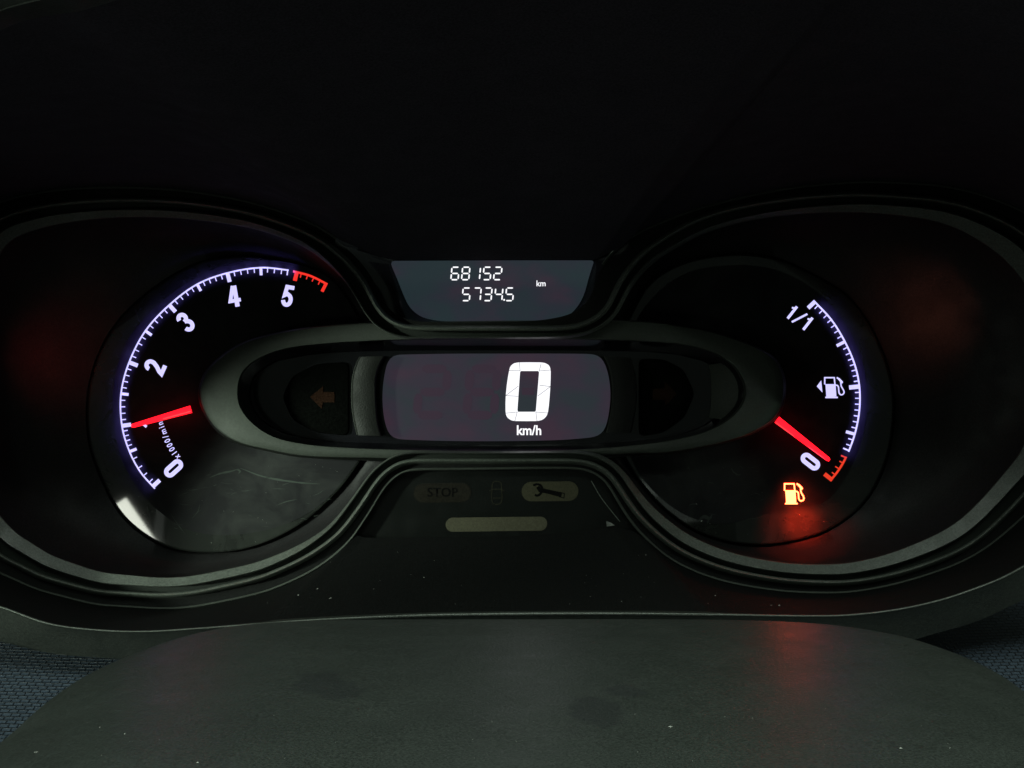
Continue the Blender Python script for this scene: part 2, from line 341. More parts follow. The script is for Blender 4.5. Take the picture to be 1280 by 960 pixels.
for k in range(0, 56):
    v = k/10; major = k % 10 == 0; mid = k % 5 == 0
    red = v >= 4.99; m = M_red if red else M_white
    if k == 55: tick(LT, 5.49, 12.5, 4.0, INN, m, tach)
    elif k == 0: tick(LT, 0.035, 12.5, 5.2, INN, m, tach)
    elif major: tick(LT, v + (.03 if k == 50 else 0), 12.5, 5.0, INN, m, tach)
    elif mid: tick(LT, v, 10.5, 3.6, INN, m, tach)
    elif k == 49: tick(LT, 4.885, 7.5, 1.6, INN, m, tach)
    else: tick(LT, v, 7.0, 1.3, INN, m, tach)
RT = scale_curve([(0,1039,602),(1/16,1050,587.6),(.125,1058.5,572.5),(.25,1069.5,543),(.375,1075.3,513),(.5,1075.3,483),(.625,1069.3,455),(.75,1057,426.5),(.875,1040,399),(1,1017.8,375)])
arc(RT, 5.0/32, 1, 2.2, -INN, M_white, fuel)
arc(RT, 0, 4.15/32, 2.8, -INN, M_red2, fuel)
for k in range(0, 33):
    v = k/32
    if k == 0: tick(RT, .008, 12.5, 5.2, -INN, M_red2, fuel)
    elif k in (1, 2, 3): tick(RT, v+.002, 6.5 if k != 2 else 7.5, 1.5, -INN, M_red2, fuel)
    elif k == 4: tick(RT, .125, 8.0, 1.9, -INN, M_red2, fuel)
    elif k == 5: tick(RT, 5.2/32, 9.0, 1.9, -INN, M_white, fuel)
    elif k == 32: tick(RT, .992, 12.5, 5.0, -INN, M_white, fuel)
    elif k == 16: tick(RT, v, 14, 5.4, -INN, M_white, fuel)
    elif k in (8, 24): tick(RT, v, 12.5, 3.8, -INN, M_white, fuel)
    else: tick(RT, v, 7.2, 1.4, -INN, M_white, fuel)

# ---- numerals drawn as strokes (unit box: height 1, y up)
def arcpts(cx, cy, rx, ry, a0, a1, n=10):
    return [(cx+rx*math.cos(math.radians(a)), cy+ry*math.sin(math.radians(a))) for a in np.linspace(a0, a1, n)]
G = {
 '0': [(arcpts(0, .24, .17, .17, 0, 180) + arcpts(0, -.24, .17, .17, 180, 360), .185, True)],
 '1': [([(.06, -.5), (.06, .5)], .19, False), ([(-.16, .24), (-.02, .30), (.07, .44)], .13, False)],
 '2': [(arcpts(0, .23, .18, .18, 185, 0, 14) + [(.17, .12), (.06, -.08), (-.10, -.27), (-.16, -.415), (.27, -.415)], .18, False)],
 '3': [(arcpts(-.01, .225, .17, .185, 175, -60, 14) + [(-.04, .045)], .18, False), ([(-.04, .035), (.05, .02)] + arcpts(-.01, -.205, .185, .205, 55, -175, 14), .18, False)],
 '4': [([(.085, .5), (.085, -.5)], .19, False), ([(.02, .5), (-.21, -.20), (.29, -.20)], .155, False)],
 '5': [([(.25, .42), (-.09, .42), (-.14, .02), (-.03, .10)] + arcpts(0, -.18, .175, .24, 65, -170, 16), .175, False)],
 '/': [([(-.16, -.52), (.16, .52)], .15, False)],
}
def glyph(name, ch, cx, cy, h, ang, mat, parent, d=None, wx=1.0, weight=1.0):
    """ang: screen rotation in degrees, clockwise positive"""
    c, s = math.cos(math.radians(ang)), math.sin(math.radians(ang)); ps = []
    for pts, w_, cl in G[ch]:
        q = [(cx + h*(x*wx*c + y*s), cy + h*(x*wx*s - y*c)) for x, y in pts]
        ps.append((q, w_*h*weight*1.1, cl))
    return strips(name, ps, DZ if d is None else d, mat, parent)
for ch, x, y, a in (('0', 217, 585.5, -132+180-180), ('2', 193.5, 459, -66), ('3', 232, 402.5, -42), ('4', 292.5, 370.5, -10), ('5', 359.5, 370, 10)):
    glyph('numeral', ch, x, y, 26.5, a, M_white, tach)
strips('numeral', [([(166, 532.0), (190, 525.3)], 3.6, False), ([(176.5, 529), (179.5, 530.5), (183.2, 533.6)], 3.2, False)], DZ, M_white, tach)
glyph('numeral', '1', 989.5, 390, 19, 38, M_white, fuel, weight=.85)
glyph('slash', '/', 999.5, 397.5, 19, 38, M_white, fuel, wx=1.5, weight=.8)
glyph('numeral', '1', 1009, 404, 19, 38, M_white, fuel, weight=.85)
glyph('numeral', '0', 1013, 577, 26.5, 128, M_white, fuel)

# ---- lettering from the built-in font, flattened to mesh
def text(name, s, cx, cy, h, ang, mat, parent, d, wx=1.0, bold=0.0, anchor='CENTER'):
    cu = bpy.data.curves.new(name, 'FONT'); cu.body = s; cu.size = 1; cu.align_x = anchor; cu.align_y = 'BOTTOM_BASELINE' if False else 'CENTER'
    cu.offset = bold; cu.resolution_u = 3; cu.extrude = 0
    o = bpy.data.objects.new(name, cu); COL.objects.link(o); bpy.context.view_layer.update()
    me = bpy.data.meshes.new_from_object(o.evaluated_get(bpy.context.evaluated_depsgraph_get())); bpy.data.objects.remove(o)
    c, s_ = math.cos(math.radians(ang)), math.sin(math.radians(ang))
    k = h/.72
    for v in me.vertices:
        x, y = v.co.x*k*wx, v.co.y*k; v.co = at(cx + x*c + y*s_, cy + x*s_ - y*c, d)
    me.materials.clear(); me.materials.append(mat)
    ob = mesh_obj(name, [], [], None, parent); old = ob.data; ob.data = me; bpy.data.meshes.remove(old); me.name = name
    return ob
# x1000/min runs up along the left, on an arc
chars = 'x1000/min'; path = catmull([(223.5,573.5),(215.5,562),(208.5,548.5),(203.5,537),(199.5,526.5)], 12); path = resample(path, 120)
adv = {'x': 6.2, '1': 4.6, '0': 5.6, '/': 4.2, 'm': 8.4, 'i': 3.1, 'n': 5.6}; tot = sum(adv[c] for c in chars); s = 0; last = None
for c in chars:
    u = (s + adv[c]/2)/tot; s += adv[c]; i = int(u*119); p = path[i]; t = path[min(i+3, 119)]-path[max(i-3, 0)]
    a = math.degrees(math.atan2(t[1], t[0])); h = 7.6
    text('unit_letter', c, p[0], p[1], h, a, M_white, tach, DZ, wx=.80, bold=.018)

# ---- fuel pump symbols
def pump(parent, dx, dy, mat, name, arrow):
    P = lambda x, y: (1010+x/19.2+dx, 460+y/19.2+dy)
    body = strips(name, [
        ([P(402,395),P(388+14,232),P(630,232),P(648,400)], 1.7, False),
        ([P(418,395),P(655,395)], .8, False), ([P(540,392),P(562,692)], 12.6, False),
        ([P(415,706),P(715,706)], 1.9, False),
        (catmull([P(655,412),P(700,418),P(728,450),P(738,530),P(748,600),P(790,642),P(845,625),P(866,580),P(840,510),P(800,440),P(785,340)], 5), 1.7, False),
        (catmull([P(690,228),P(740,262),P(785,310),P(830,365)], 4), [2.0]*4+[2.6]*4+[3.0]*4+[.8], False)], DZ, mat, parent)
    if arrow: poly('arrow', [P(212,440), P(318,300), P(346,585)], DZ, mat, parent)
    return body
pump(fuel, 0, 0, M_white, 'pump_symbol', True)
lowfuel = pump(fuel, -50.2, 132.7, M_amber, 'low_fuel_lamp', False)
lowfuel['label'] = 'lit amber fuel pump warning lamp below the zero'

# ---- needles: tapered bars standing off the dial
def needle(p0, p1, w0_, w1_, parent, label):
    p0 = np.array(p0, float); p1 = np.array(p1, float); t = (p1-p0)/np.linalg.norm(p1-p0); n = np.array([-t[1], t[0]])
    secs = [(0, w0_, 0), (.97, w1_, 0), (1.0, w1_*.55, 0)]; V = []; F = []
    for f, w_, _ in secs:
        c = p0 + (p1-p0)*f
        for o, d in ((-.5, .0215), (-.46, .0200), (0.05, .0195), (.34, .0200), (.5, .0215), (.5, .0225), (-.5, .0225)):
            q = c + n*w_*o; V.append(tuple(at(q[0], q[1], d)))
    m = 7
    for r in range(2):
        for i in range(m): j = (i+1) % m; F.append([r*m+i, r*m+j, (r+1)*m+j, (r+1)*m+i])
    F += [list(range(m))[::-1], [2*m+i for i in range(m)]]
    return mesh_obj('needle', V, F, M_needle, parent, angle=20, label=label)
needle((239, 511.5), (164, 532.8), 9.5, 5.2, tach, 'glowing red needle pointing at one')
needle((971, 524.5), (1037, 575.5), 9.5, 5.4, fuel, 'glowing red needle pointing at zero')
M_nhl = glow('needle_highlight_paint', (1.2, .075, .09), 1.0)  # paler glowing strip: the needle's highlight painted on
strips('painted_needle_highlight', [([(204, 523.6), (238.5, 514.2)], 1.5, False)], .01945, M_nhl, tach, thick=.0001)
strips('painted_needle_highlight', [([(969.5, 528), (992, 545)], 1.3, False)], .01945, M_nhl, fuel, thick=.0001)
def lamp(name, px, py, d, power, col, radius, parent=None, spec=0.0, spot=None):
    l = bpy.data.lights.new(name, 'SPOT' if spot else 'POINT'); l.energy = power; l.color = col; l.shadow_soft_size = radius; l.specular_factor = spec
    o = bpy.data.objects.new(name, l); COL.objects.link(o); o.location = at(px, py, d)
    if spot:
        o.rotation_euler = (at(*spot[:3]) - o.location).to_track_quat('-Z', 'Y').to_euler(); l.spot_size = math.radians(spot[3]); l.spot_blend = 1
    return o
# lamps added to imitate the glow round the lit print, needles and warning lamp
for v in np.arange(.1, 5, .2):
    p, t = LT(v); n = np.array([-t[1], t[0]]); p = p - n*1
    lamp('added_scale_glow', p[0], p[1], .0222, .0020, (.26, .20, 1.0), .001, spot=(p[0], p[1], .03, 125))  # added spots imitating the lens halo round the ticks
for v in np.arange(.16, 1, .06):
    p, t = RT(v); n = np.array([-t[1], t[0]]); p = p + n*1
    lamp('added_scale_glow', p[0], p[1], .0222, .0020, (.26, .20, 1.0), .001, spot=(p[0], p[1], .03, 125))
lamp('added_needle_glow', 225, 516, .0175, .0005, (1, .02, .02), .002)
lamp('added_needle_glow', 985, 540, .0175, .0005, (1, .02, .02), .002)
lamp('added_fuel_glow', 992, 617, .0215, .016, (1, .05, .01), .0015, spot=(992, 617, .03, 150))
lamp('added_well_glow', 28, 450, -.002, .009, (1, .08, .07), .003, spot=(84, 445, .028, 110))  # added spots in mid-air that redden the well walls
lamp('added_well_glow', 1200, 400, -.002, .009, (1, .26, .16), .003, spot=(1146, 400, .028, 110))
lamp('added_fuel_glow', 998, 640, .000, .62, (1, .035, .010), .002, spot=(1002, 655, .027, 36))  # added spots standing in for the fuel lamp's reflection on the dial
lamp('added_fuel_glow', 998, 640, .000, .10, (1, .035, .010), .002, spot=(1000, 662, .027, 75))

# ---- the oval ring between the dials
n = 360
ri = by_angle(smooth_closed(R_IN, 300, 3), RC, n); ro = by_angle(smooth_closed(R_OUT, 300, 3), RC, n)
mixp = lambda f: ri*(1-f)+ro*f
def scl(p, k, dx=0, dy=0): c = np.array(RC); return c+(p-c)*k+np.array([dx, dy])
th = np.arctan2(ro[:, 1]-RC[1], ro[:, 0]-RC[0])
low = np.clip((np.sin(th)+.1)*1.3, 0, 1)[:, None]          # the skirt steps out along the lower side
dirv = (ro-np.array(RC)); dirv /= np.linalg.norm(dirv, axis=1, keepdims=True)
oval = loft('oval_bezel', [A3(mixp(-.03), .0120), A3(mixp(0), .0066), A3(mixp(.03), .0060), A3(mixp(.35), .0056), A3(mixp(.75), .0059), A3(mixp(.95), .0064), A3(mixp(1), .0074), A3(ro+dirv*low*.5, .0125)], M_ring, cluster, angle=40)
loft('oval_skirt', [A3(ro-dirv*.5, .0124), A3(ro+dirv*(1+low*1), .0128), A3(ro+dirv*(1+low*7), .0150), A3(ro+dirv*(1.5+low*8), .0165), A3(ro+dirv*(1+low*6), .0262)], M_brack, cluster, angle=40)
# tunnel walls of the oval and its floor
TB = [(312,493),(318,470),(345,452),(385,444),(440,439.5),(620,438),(800,439.5),(850,444),(890,456),(905,472),(908,492),(902,512),(880,532),(840,545),(790,552),(620,556),(440,553),(385,548),(345,537),(320,517)]
tb = by_angle(smooth_closed(TB, 300, 3), RC, n)
loft('tunnel_wall', [A3(mixp(-.03), .0119), A3(mixp(0)*.55+tb*.45, .0180), A3(tb, .0247)], M_gloss, cluster)
plate('tunnel_floor', tb[::3], .0245, .0012, M_gloss, cluster)

def rounded(pts, it=2, n=90):
    q = resample(np.array(pts, float), n, True)
    for _ in range(it): q = (np.roll(q, 1, 0)+2*q+np.roll(q, -1, 0))/4
    return q
# ---- speed display
SP = catmull([(491,443.5),(560,442.2),(640,442),(700,442),(744,442.5)], 6).tolist() + catmull([(752,446),(759,462),(763,487),(762,510),(757,535),(751,544)], 6).tolist() + catmull([(744,546.5),(700,550),(620,551.5),(550,551),(494,549)], 6).tolist() + catmull([(487,545),(481,528),(478,500),(479.5,475),(484,452)], 6).tolist()
speed = plate('speed_display', rounded(SP, 3, 140), .0225, .0012, M_lcd_b, cluster, label='wide dim violet digital display reading 0 km/h')
outer0 = [(131,188),(138,158),(152,132),(178,114),(210,106),(235,104),(330,103),(450,104),(490,110),(522,126),(541,152),(547,190),(546,270),(543,345),(536,450),(528,540),(519,606),(508,635),(487,662),(455,682),(410,690),(300,691),(185,690),(150,682),(120,662),(101,634),(96,604),(95,520),(98,435),(108,330),(119,255)]
inner0 = [(241,190),(432,190),(398,598),(213,598)]
X0 = lambda p: [(620+x/8, 440+y/8) for x, y in p]
n0 = 96
o0 = by_angle(resample(np.array(X0(outer0)), 300, True), (660, 489.5), n0); cth = np.linspace(-math.pi, math.pi, n0, endpoint=False)
i0 = by_angle(resample(np.array(X0(inner0)), 600, True), (660, 489.5), n0)
loft('digit', [A3(o0, .0226), A3(o0, .0222), A3(i0, .0222), A3(i0, .0226)], M_lcdw, speed, angle=20, label='large white zero')
gp = [((235,105),(241,190)),((451,118),(432,190)),((131,186),(241,188)),((432,190),(545,180)),((97,436),(224,340)),((97,436),(222,443)),((543,347),(418,440)),((434,332),(543,345)),((95,612),(213,600)),((213,598),(188,690)),((398,598),(410,690)),((398,600),(518,610))]
strips('segment_gap', [(X0(g), .55, False) for g in gp], .02205, M_lcdgap, speed, thick=.0001)
text('unit_text', 'km/h', 661.3, 538.4, 12.2, 0, M_lcdw, speed, .0222, wx=.92, bold=.022)
SEG = {'a': ((0,1),(1,1)), 'b': ((1,1),(1,.5)), 'c': ((1,.5),(1,0)), 'd': ((0,0),(1,0)), 'e': ((0,.5),(0,0)), 'f': ((0,1),(0,.5)), 'g': ((0,.5),(1,.5))}
DIG = {'0':'abcdef','1':'bc','2':'abged','3':'abgcd','4':'fgbc','5':'afgcd','6':'afgedc','7':'abc','8':'abcdefg'}
def seg7(name, ch, x, y, w_, h, sw, slant, d, mat, parent, gap=.9, label=None):
    ps = []
    for s_ in DIG[ch]:
        (x0, y0), (x1, y1) = SEG[s_]
        a = np.array([x+x0*w_+slant*y0, y-y0*h]); b = np.array([x+x1*w_+slant*y1, y-y1*h]); t = (b-a)/np.linalg.norm(b-a)
        a = a+t*gap; b = b-t*gap
        ps.append(([a, a+t*sw*.5, b-t*sw*.5, b], [sw*.45, sw, sw, sw*.45], False))
    return strips(name, ps, d, mat, parent, thick=.0001, label=label)
for x in (521, 583): seg7('unlit_digit', '2' if x == 521 else '8', x, 519, 34, 58, 11, 5, .02235, M_ghost, speed, gap=2, label='unlit violet ghost digit')
strips('unlit_digit', [([(652.5,489),(667.5,489)], 9, False)], .02235, M_ghost, speed, thick=.0001)
0 and strips('unlit_digit', [([(714,515),(718,490),(722,462)], 7, False), ([(731,520),(736,490),(738,462)], 6, False)], .02235, M_ghost, speed, thick=.0001)

# ---- brackets and turn signal windows inside the oval
def bracket(left, right, d, mat, label):
    L_ = catmull(left, 6); R_ = catmull(right, 6); L_ = resample(L_, 24); R_ = resample(R_, 24); rows = []
    for f, dd in ((0, .009), (0, .0012), (.06, 0), (.5, -.0012), (.94, 0), (1, .0012), (1, .009)):
        rows.append(A3(L_*(1-f)+R_*f, d+dd))
    return loft('display_bracket', rows, mat, cluster, closed=False, angle=40, label=label)
bracket([(449,446),(444,458),(440,476),(439.5,505),(442,525),(446,544)], [(481,445),(474,458),(470,476),(471,512),(473,530),(477,545)], .0155, M_brack, 'left display bracket catching grey light')
bracket([(755,445),(761,458),(765,478),(765,505),(762,524),(758,541)], [(788,447),(793,462),(796,478),(796,505),(793,524),(789,541)], .0165, M_shroud, 'right display bracket in shade')  # shade put in by using the duller shroud plastic
strips('bracket_edge', [(catmull([(449,446.5),(444,458),(440,476),(439.5,505),(442,525),(446,543.5)], 6), .8, False)], .0166, M_ring, cluster, thick=.0006)
strips('bracket_edge', [(catmull([(755,445.5),(761,458),(765,478),(765,505),(762,524),(758,540.5)], 6), .8, False)], .0176, M_ring, cluster, thick=.0006)
def turnlens(pts, label):
    q = rounded(pts, 4, 80); return plate('turn_signal_lens', q, .0230, .0012, M_lens, cluster, bevel=.0006, label=label)
tl = turnlens([(436,452),(436,545),(395,541),(365,525),(352,496),(365,470),(395,455)], 'unlit left turn signal window')
tr = turnlens([(799,448),(830,449),(855,462),(869,492),(856,522),(830,541),(799,546)], 'unlit right turn signal window')
poly('turn_arrow', [(387.5,496),(404,482.5),(403.8,490),(418,490),(418,503),(403.5,503),(402,511)], .0227, M_arrow, tl)
poly('turn_arrow', [(846,492.5),(831,477),(831,485.5),(816,486),(816,499.5),(831,499.5),(831.5,507.5)], .0227, M_arrow, tr)
# the tunnel's right end wall; light on it put into a paler plastic
E1 = catmull([(912,452),(921,466),(926,482),(926,497),(922,512),(914,526)], 6); E0 = catmull([(886,456),(888,468),(889,482),(889,497),(888,510),(886,522)], 6)
loft('lit_tunnel_end', [A3(E1, .0165), A3(E1*.9+E0*.1, .0162), A3(E1*.5+E0*.5, .0185), A3(E0, .0240)], M_ring, cluster, closed=False)

# ---- odometer window in its pocket
OD = catmull([(489,326.2),(560,325.8),(640,325.5),(743.5,325.5)], 6).tolist() + catmull([(741,331),(736,347),(730,368),(722,383),(711,394),(697,400)], 6).tolist() + catmull([(688,401.3),(620,401.8),(556,401.5)], 5).tolist() + catmull([(545,400.6),(527,396),(513,385),(505,370),(497,350),(488.5,330)], 6).tolist()
od = rounded(OD, 1, 150)
odo = plate('odometer_display', od, .0120, .0012, M_lcd_a, cluster, label='blue grey trapezoid display reading 68152 over 5734.5 km')
PK = catmull([(408,284),(450,290),(520,296),(620,296),(720,296),(775,296)], 6).tolist() + catmull([(790,310),(775,338),(766,362),(757,386),(741,401),(718,409)], 6).tolist() + catmull([(700,411.5),(620,412),(530,412)], 5).tolist() + catmull([(508,410),(490,404),(477,391),(467,375),(452,345),(436,322),(414,303)], 6).tolist()
pk = by_angle(resample(np.array(PK), 300, True), (616, 362), 200); odr = by_angle(np.array(od), (616, 362), 200)
cc = np.array((616, 362))
loft('odometer_pocket', [A3(pk, .0029), A3(pk*.6+odr*.4, .0055), A3(cc+(odr-cc)*1.006, .0128), A3(cc+(odr-cc)*.9, .0134)], M_gloss, cluster)
for k, ch in enumerate('68152'): seg7('digit', ch, 563.6+13.35*k, 349.6, 9.0, 15.6, 1.75, 1.4, .01185, M_lcdw, odo)
for k, ch in enumerate('57345'): seg7('digit', ch, 577.6+13.55*k, 375.8, 9.0, 15.8, 1.75, 1.4, .01185, M_lcdw, odo)
poly('decimal_point', [(630.2+1.2*math.cos(a), 374.8+1.2*math.sin(a)) for a in np.linspace(0, 6.28, 9)[:-1]], .01185, M_lcdw, odo, thick=.0001)
text('unit_text', 'km', 676.3, 354.6, 7.4, 0, M_lcdw, odo, .01185, wx=.96, bold=.012)

# ---- warning lamp panel below the oval
WP = rounded([(418,705),(442,668),(462,634),(480,608),(500,590),(530,582),(620,581),(720,581),(748,588),(770,608),(792,640),(822,682),(835,705),(620,706)], 2, 160)
wp = plate('warning_lamp_panel', WP, .0060, .003, M_panel, cluster, label='unlit black warning lamp panel under the speed display')
def stadium(x0, x1, y0, y1, tilt=0):
    r = (y1-y0)/2; q = [(x1-r+r*math.cos(a), (y0+y1)/2+r*math.sin(a)) for a in np.linspace(-math.pi/2, math.pi/2, 14)] + [(x0+r+r*math.cos(a), (y0+y1)/2+r*math.sin(a)) for a in np.linspace(math.pi/2, 3*math.pi/2, 14)]
    xc = (x0+x1)/2; return [(x, y+(x-xc)*tilt) for x, y in q]
bar = poly('blank_lamp', stadium(557, 684, 646.5, 664, -.012), .0057, M_lamp_w, wp, label='long pale unlit lamp bar')
wl = poly('service_lamp', stadium(652, 723, 602, 626.5, -.012), .0057, M_lamp_y, wp, label='unlit yellowish lamp with a dark spanner')
sl = poly('stop_lamp', stadium(517, 589, 604, 628, -.012), .0057, M_lamp_d, wp, label='barely visible STOP lamp')
text('stop_text', 'STOP', 553, 616, 11.5, 0, M_glyph, wp, .00555, wx=1.0, bold=.008)
strips('spanner_symbol', [([(672,608.5),(675,612.5),(681,613.6),(702,618.6)], [4, 5.4, 5.2, 6.0], False), ([(700,615.4),(705.5,617),(705,622.5),(699,621),(700,615.4)], 1.0, False),
     (catmull([(666.5,606.8),(671,605.3),(676,607),(678,611.5),(676,616.5),(672,619.5),(668.5,618.6)], 4), 2.6, False)], .00555, M_glyph, wp)
CX, CY = 621, 616.5
strips('car_symbol', [(catmull([(CX-5,CY-13),(CX,CY-15),(CX+5,CY-13),(CX+6,CY-4),(CX+6.5,CY+6),(CX+5,CY+12),(CX,CY+14),(CX-5,CY+12),(CX-6.5,CY+6),(CX-6,CY-4)], 4, True), .9, True),
     ([(CX-9,CY-3),(CX-5,CY-5),(CX+5,CY-5),(CX+9,CY-3)], .9, False), ([(CX-5,CY+6),(CX+5,CY+6)], .9, False)], .0057, M_lamp_c, wp)
poly('pale_triangle', [(758,651.5),(763.5,653.5),(768.5,656.8),(758.5,658)], .0035, M_pale, wp)  # small pale triangle near the panel's lower right edge
strips('panel_edge', [(catmull([(739,601),(750,620),(762,636),(775,652)], 6), .8, False)], .0052, M_ridge, wp)

# ------------------------------------------------------------------ binnacle cowl round the cluster
cowl = empty('binnacle_cowl', at(640, 770, -.04), 'black moulded plastic cowl and hood surrounding the instrument cluster', 'dashboard cowl')
O2 = offp(wo+1.0)
keep = ~(((O2[:, 0] > 415) & (O2[:, 0] < 790) & (O2[:, 1] < 480)) | ((O2[:, 0] > 446) & (O2[:, 0] < 803) & (O2[:, 1] > 480)))
segs = []; inner = []
pts = [tuple(p) for p in O2]; K = keep
i = 0; N9 = 900
start = next(k for k in range(N9) if K[k] and not K[k-1])
k = start; loop = []
for s_ in range(N9):
    q = (start+s_) % N9
    if K[q]: loop.append((pts[q][0], pts[q][1], .0006))
    elif K[q-1]:
        if pts[q-1][1] < 480:   # top gap: odometer window's straight upper edge
            loop += [(425,300,.0),(446,309,-.0004),(470,319,-.0007),(489,324.6,-.001)] + [(x, 324.4, -.001) for x in range(500, 741, 20)] + [(745,324.2,-.001),(765,314,-.0005),(780,308,0)]
        else:                   # bottom gap, running right to left: lower edge of the lamp panel
            loop += [(792,664,.003),(766,657.5,.005),(740,662,.0055),(700,667,.0055),(640,670,.0055),(580,671,.0055),(520,671.5,.0055),(480,672,.004),(455,672,.002)]
inner = np.array(loop)
CREASE = [(0,758,-.042),(60,779,-.041),(120,787,-.040),(180,789,-.040),(250,785,-.040),(330,779,-.040),(400,774,-.040),(520,769,-.040),(640,767,-.040),(780,766.5,-.040),(900,767.8,-.040),(1000,769.5,-.040),(1060,768.5,-.040),(1130,760,-.041),(1200,742,-.042),(1280,707,-.046),(1390,620,-.060),(1460,470,-.09),(1440,280,-.13),(1390,10,-.19),(1180,-140,-.21),(860,-160,-.215),(640,-170,-.215),(400,-110,-.212),(220,-45,-.206),(90,1,-.2),(45,10,-.195),(0,24,-.19),(-110,95,-.18),(-250,250,-.14),(-300,450,-.10),(-230,650,-.065),(-100,730,-.045)]
OUT2 = [(0,802,-.036),(60,816,-.034),(120,822,-.034),(180,824,-.034),(250,822,-.034),(330,820,-.034),(400,818,-.034),(520,815,-.034),(640,815,-.034),(780,815,-.034),(900,816,-.034),(1000,818,-.034),(1060,816,-.034),(1120,806,-.034),(1165,793,-.035),(1220,777,-.037),(1280,750,-.042),(1430,690,-.060),(1560,500,-.10),(1560,240,-.15),(1420,-60,-.20),(1160,-260,-.225),(860,-330,-.23),(640,-340,-.23),(380,-290,-.228),(150,-220,-.222),(-20,-160,-.216),(-90,-120,-.21),(-160,-60,-.205),(-290,60,-.19),(-400,240,-.15),(-430,460,-.10),(-330,680,-.06),(-140,775,-.040)]
CC = (632, 480); n = 720
a_in = by_angle(inner, CC, n); a_cr = by_angle(catmull(CREASE, 10, True), CC, n); a_o2 = by_angle(catmull(OUT2, 10, True), CC, n)
def P3(a): return np.array([tuple(at(x, y, d)) for x, y, d in a])
I3, C3, O3 = P3(a_in), P3(a_cr), P3(a_o2)
rows = []
side = np.clip((a_in[:, 1]-480)/200, -1, 1)[:, None]
for f in (0, .08, .2, .35, .5, .65, .8, .92, .975):
    r = I3*(1-f) + C3*f
    bulge = math.sin(math.pi*f)
    dirn = np.stack([a_in[:, 0]-CC[0], np.zeros(n), -(a_in[:, 1]-CC[1])], 1); dirn /= np.linalg.norm(dirn, axis=1, keepdims=True)
    r = r + dirn*bulge*.004*np.clip(-side+.3, 0, 1)      # the hood arches up and away
    r[:, 1] += bulge*.004*np.clip(side[:, 0], 0, 1)
    rows.append(r)
top_ = a_cr[:, 1] < 480; k1 = next(k for k in range(n) if top_[k] and not top_[k-1]); nt_ = int(top_.sum())
ti = [(k1+k) % n for k in range(nt_+1)]; li = [(k1+nt_+k) % n for k in range(n-nt_+1)]
M_hood = plastic('lifted_hood_plastic', (.034, .030, .039), .85, grain=.4, gscale=1500, spec=.1, var=.15, speck=.25)  # shroud plastic with its colour lifted to stand in for faint light
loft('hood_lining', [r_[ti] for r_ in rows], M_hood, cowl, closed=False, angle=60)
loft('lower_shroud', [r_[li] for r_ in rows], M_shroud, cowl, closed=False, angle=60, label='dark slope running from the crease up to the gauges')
# the crease itself and the face below it
e0 = rows[-1]; v = O3-C3
b1 = C3 + (C3-e0)*.35 + v*.015; b1[:, 1] -= .0007; b2 = C3 + v*.06; b2[:, 1] -= .0008
loft('cowl_rim', [e0, b1*.5+e0*.5+np.array([0, -.0004, 0]), b1, b2, C3*.55+O3*.45+np.array([0, -.0006, 0]), O3*.93+C3*.07, O3, O3+np.array([0, .004, 0]), O3+(O3-C3)*.25*np.array([1, 0, 1])+np.array([0, .02, 0])], M_rim, cowl, angle=60, label='rolled outer rim of the cowl with a bright crease')

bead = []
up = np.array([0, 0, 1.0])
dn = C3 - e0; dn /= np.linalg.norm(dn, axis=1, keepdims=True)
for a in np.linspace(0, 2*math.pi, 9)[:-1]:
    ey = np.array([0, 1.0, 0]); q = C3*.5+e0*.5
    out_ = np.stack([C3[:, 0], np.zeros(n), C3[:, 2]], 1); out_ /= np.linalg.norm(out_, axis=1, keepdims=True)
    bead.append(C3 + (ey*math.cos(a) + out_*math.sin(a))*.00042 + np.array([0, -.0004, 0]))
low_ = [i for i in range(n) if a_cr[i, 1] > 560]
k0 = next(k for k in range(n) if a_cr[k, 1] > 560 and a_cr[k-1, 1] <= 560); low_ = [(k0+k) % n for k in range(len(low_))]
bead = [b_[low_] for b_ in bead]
loft('crease_bead', bead + bead[:1], M_bead, cowl, closed=False, angle=180, label='paler crease line of the cowl, worn edge with its highlight painted in')  # pale bead: rubbed edge and its highlight put into the colour
# ------------------------------------------------------------------ dashboard panel seen in both lower corners
m = bpy.data.materials.new('dash_weave'); nt, b, L = nodes(m)
b.inputs['Base Color'].default_value = (.060, .078, .098, 1); b.inputs['Roughness'].default_value = .5
tc = nt.nodes.new('ShaderNodeTexCoord'); mp = nt.nodes.new('ShaderNodeMapping'); mp.inputs['Rotation'].default_value = (0, 0, 0)
L.new(tc.outputs['UV'], mp.inputs[0])
br = nt.nodes.new('ShaderNodeTexBrick'); br.offset = .5; br.inputs['Scale'].default_value = 1; br.inputs['Brick Width'].default_value = 1.0; br.inputs['Row Height'].default_value = .5
br.inputs['Mortar Size'].default_value = .10; br.inputs['Mortar Smooth'].default_value = 1.0; br.inputs['Bias'].default_value = 0
br.inputs['Color1'].default_value = (.62, .62, .62, 1); br.inputs['Color2'].default_value = (1, 1, 1, 1); br.inputs['Mortar'].default_value = (0, 0, 0, 1)
nz = nt.nodes.new('ShaderNodeTexNoise'); nz.inputs['Scale'].default_value = .9; mxv = nt.nodes.new('ShaderNodeMix'); mxv.data_type = 'VECTOR'; mxv.inputs[0].default_value = .10
L.new(mp.outputs[0], nz.inputs['Vector']); L.new(mp.outputs[0], mxv.inputs[4]); L.new(nz.outputs['Color'], mxv.inputs[5]); L.new(mxv.outputs[1], br.inputs['Vector'])
bp = nt.nodes.new('ShaderNodeBump'); bp.inputs['Strength'].default_value = 1; bp.inputs['Distance'].default_value = .0009
L.new(br.outputs['Color'], bp.inputs['Height']); L.new(bp.outputs[0], b.inputs['Normal'])
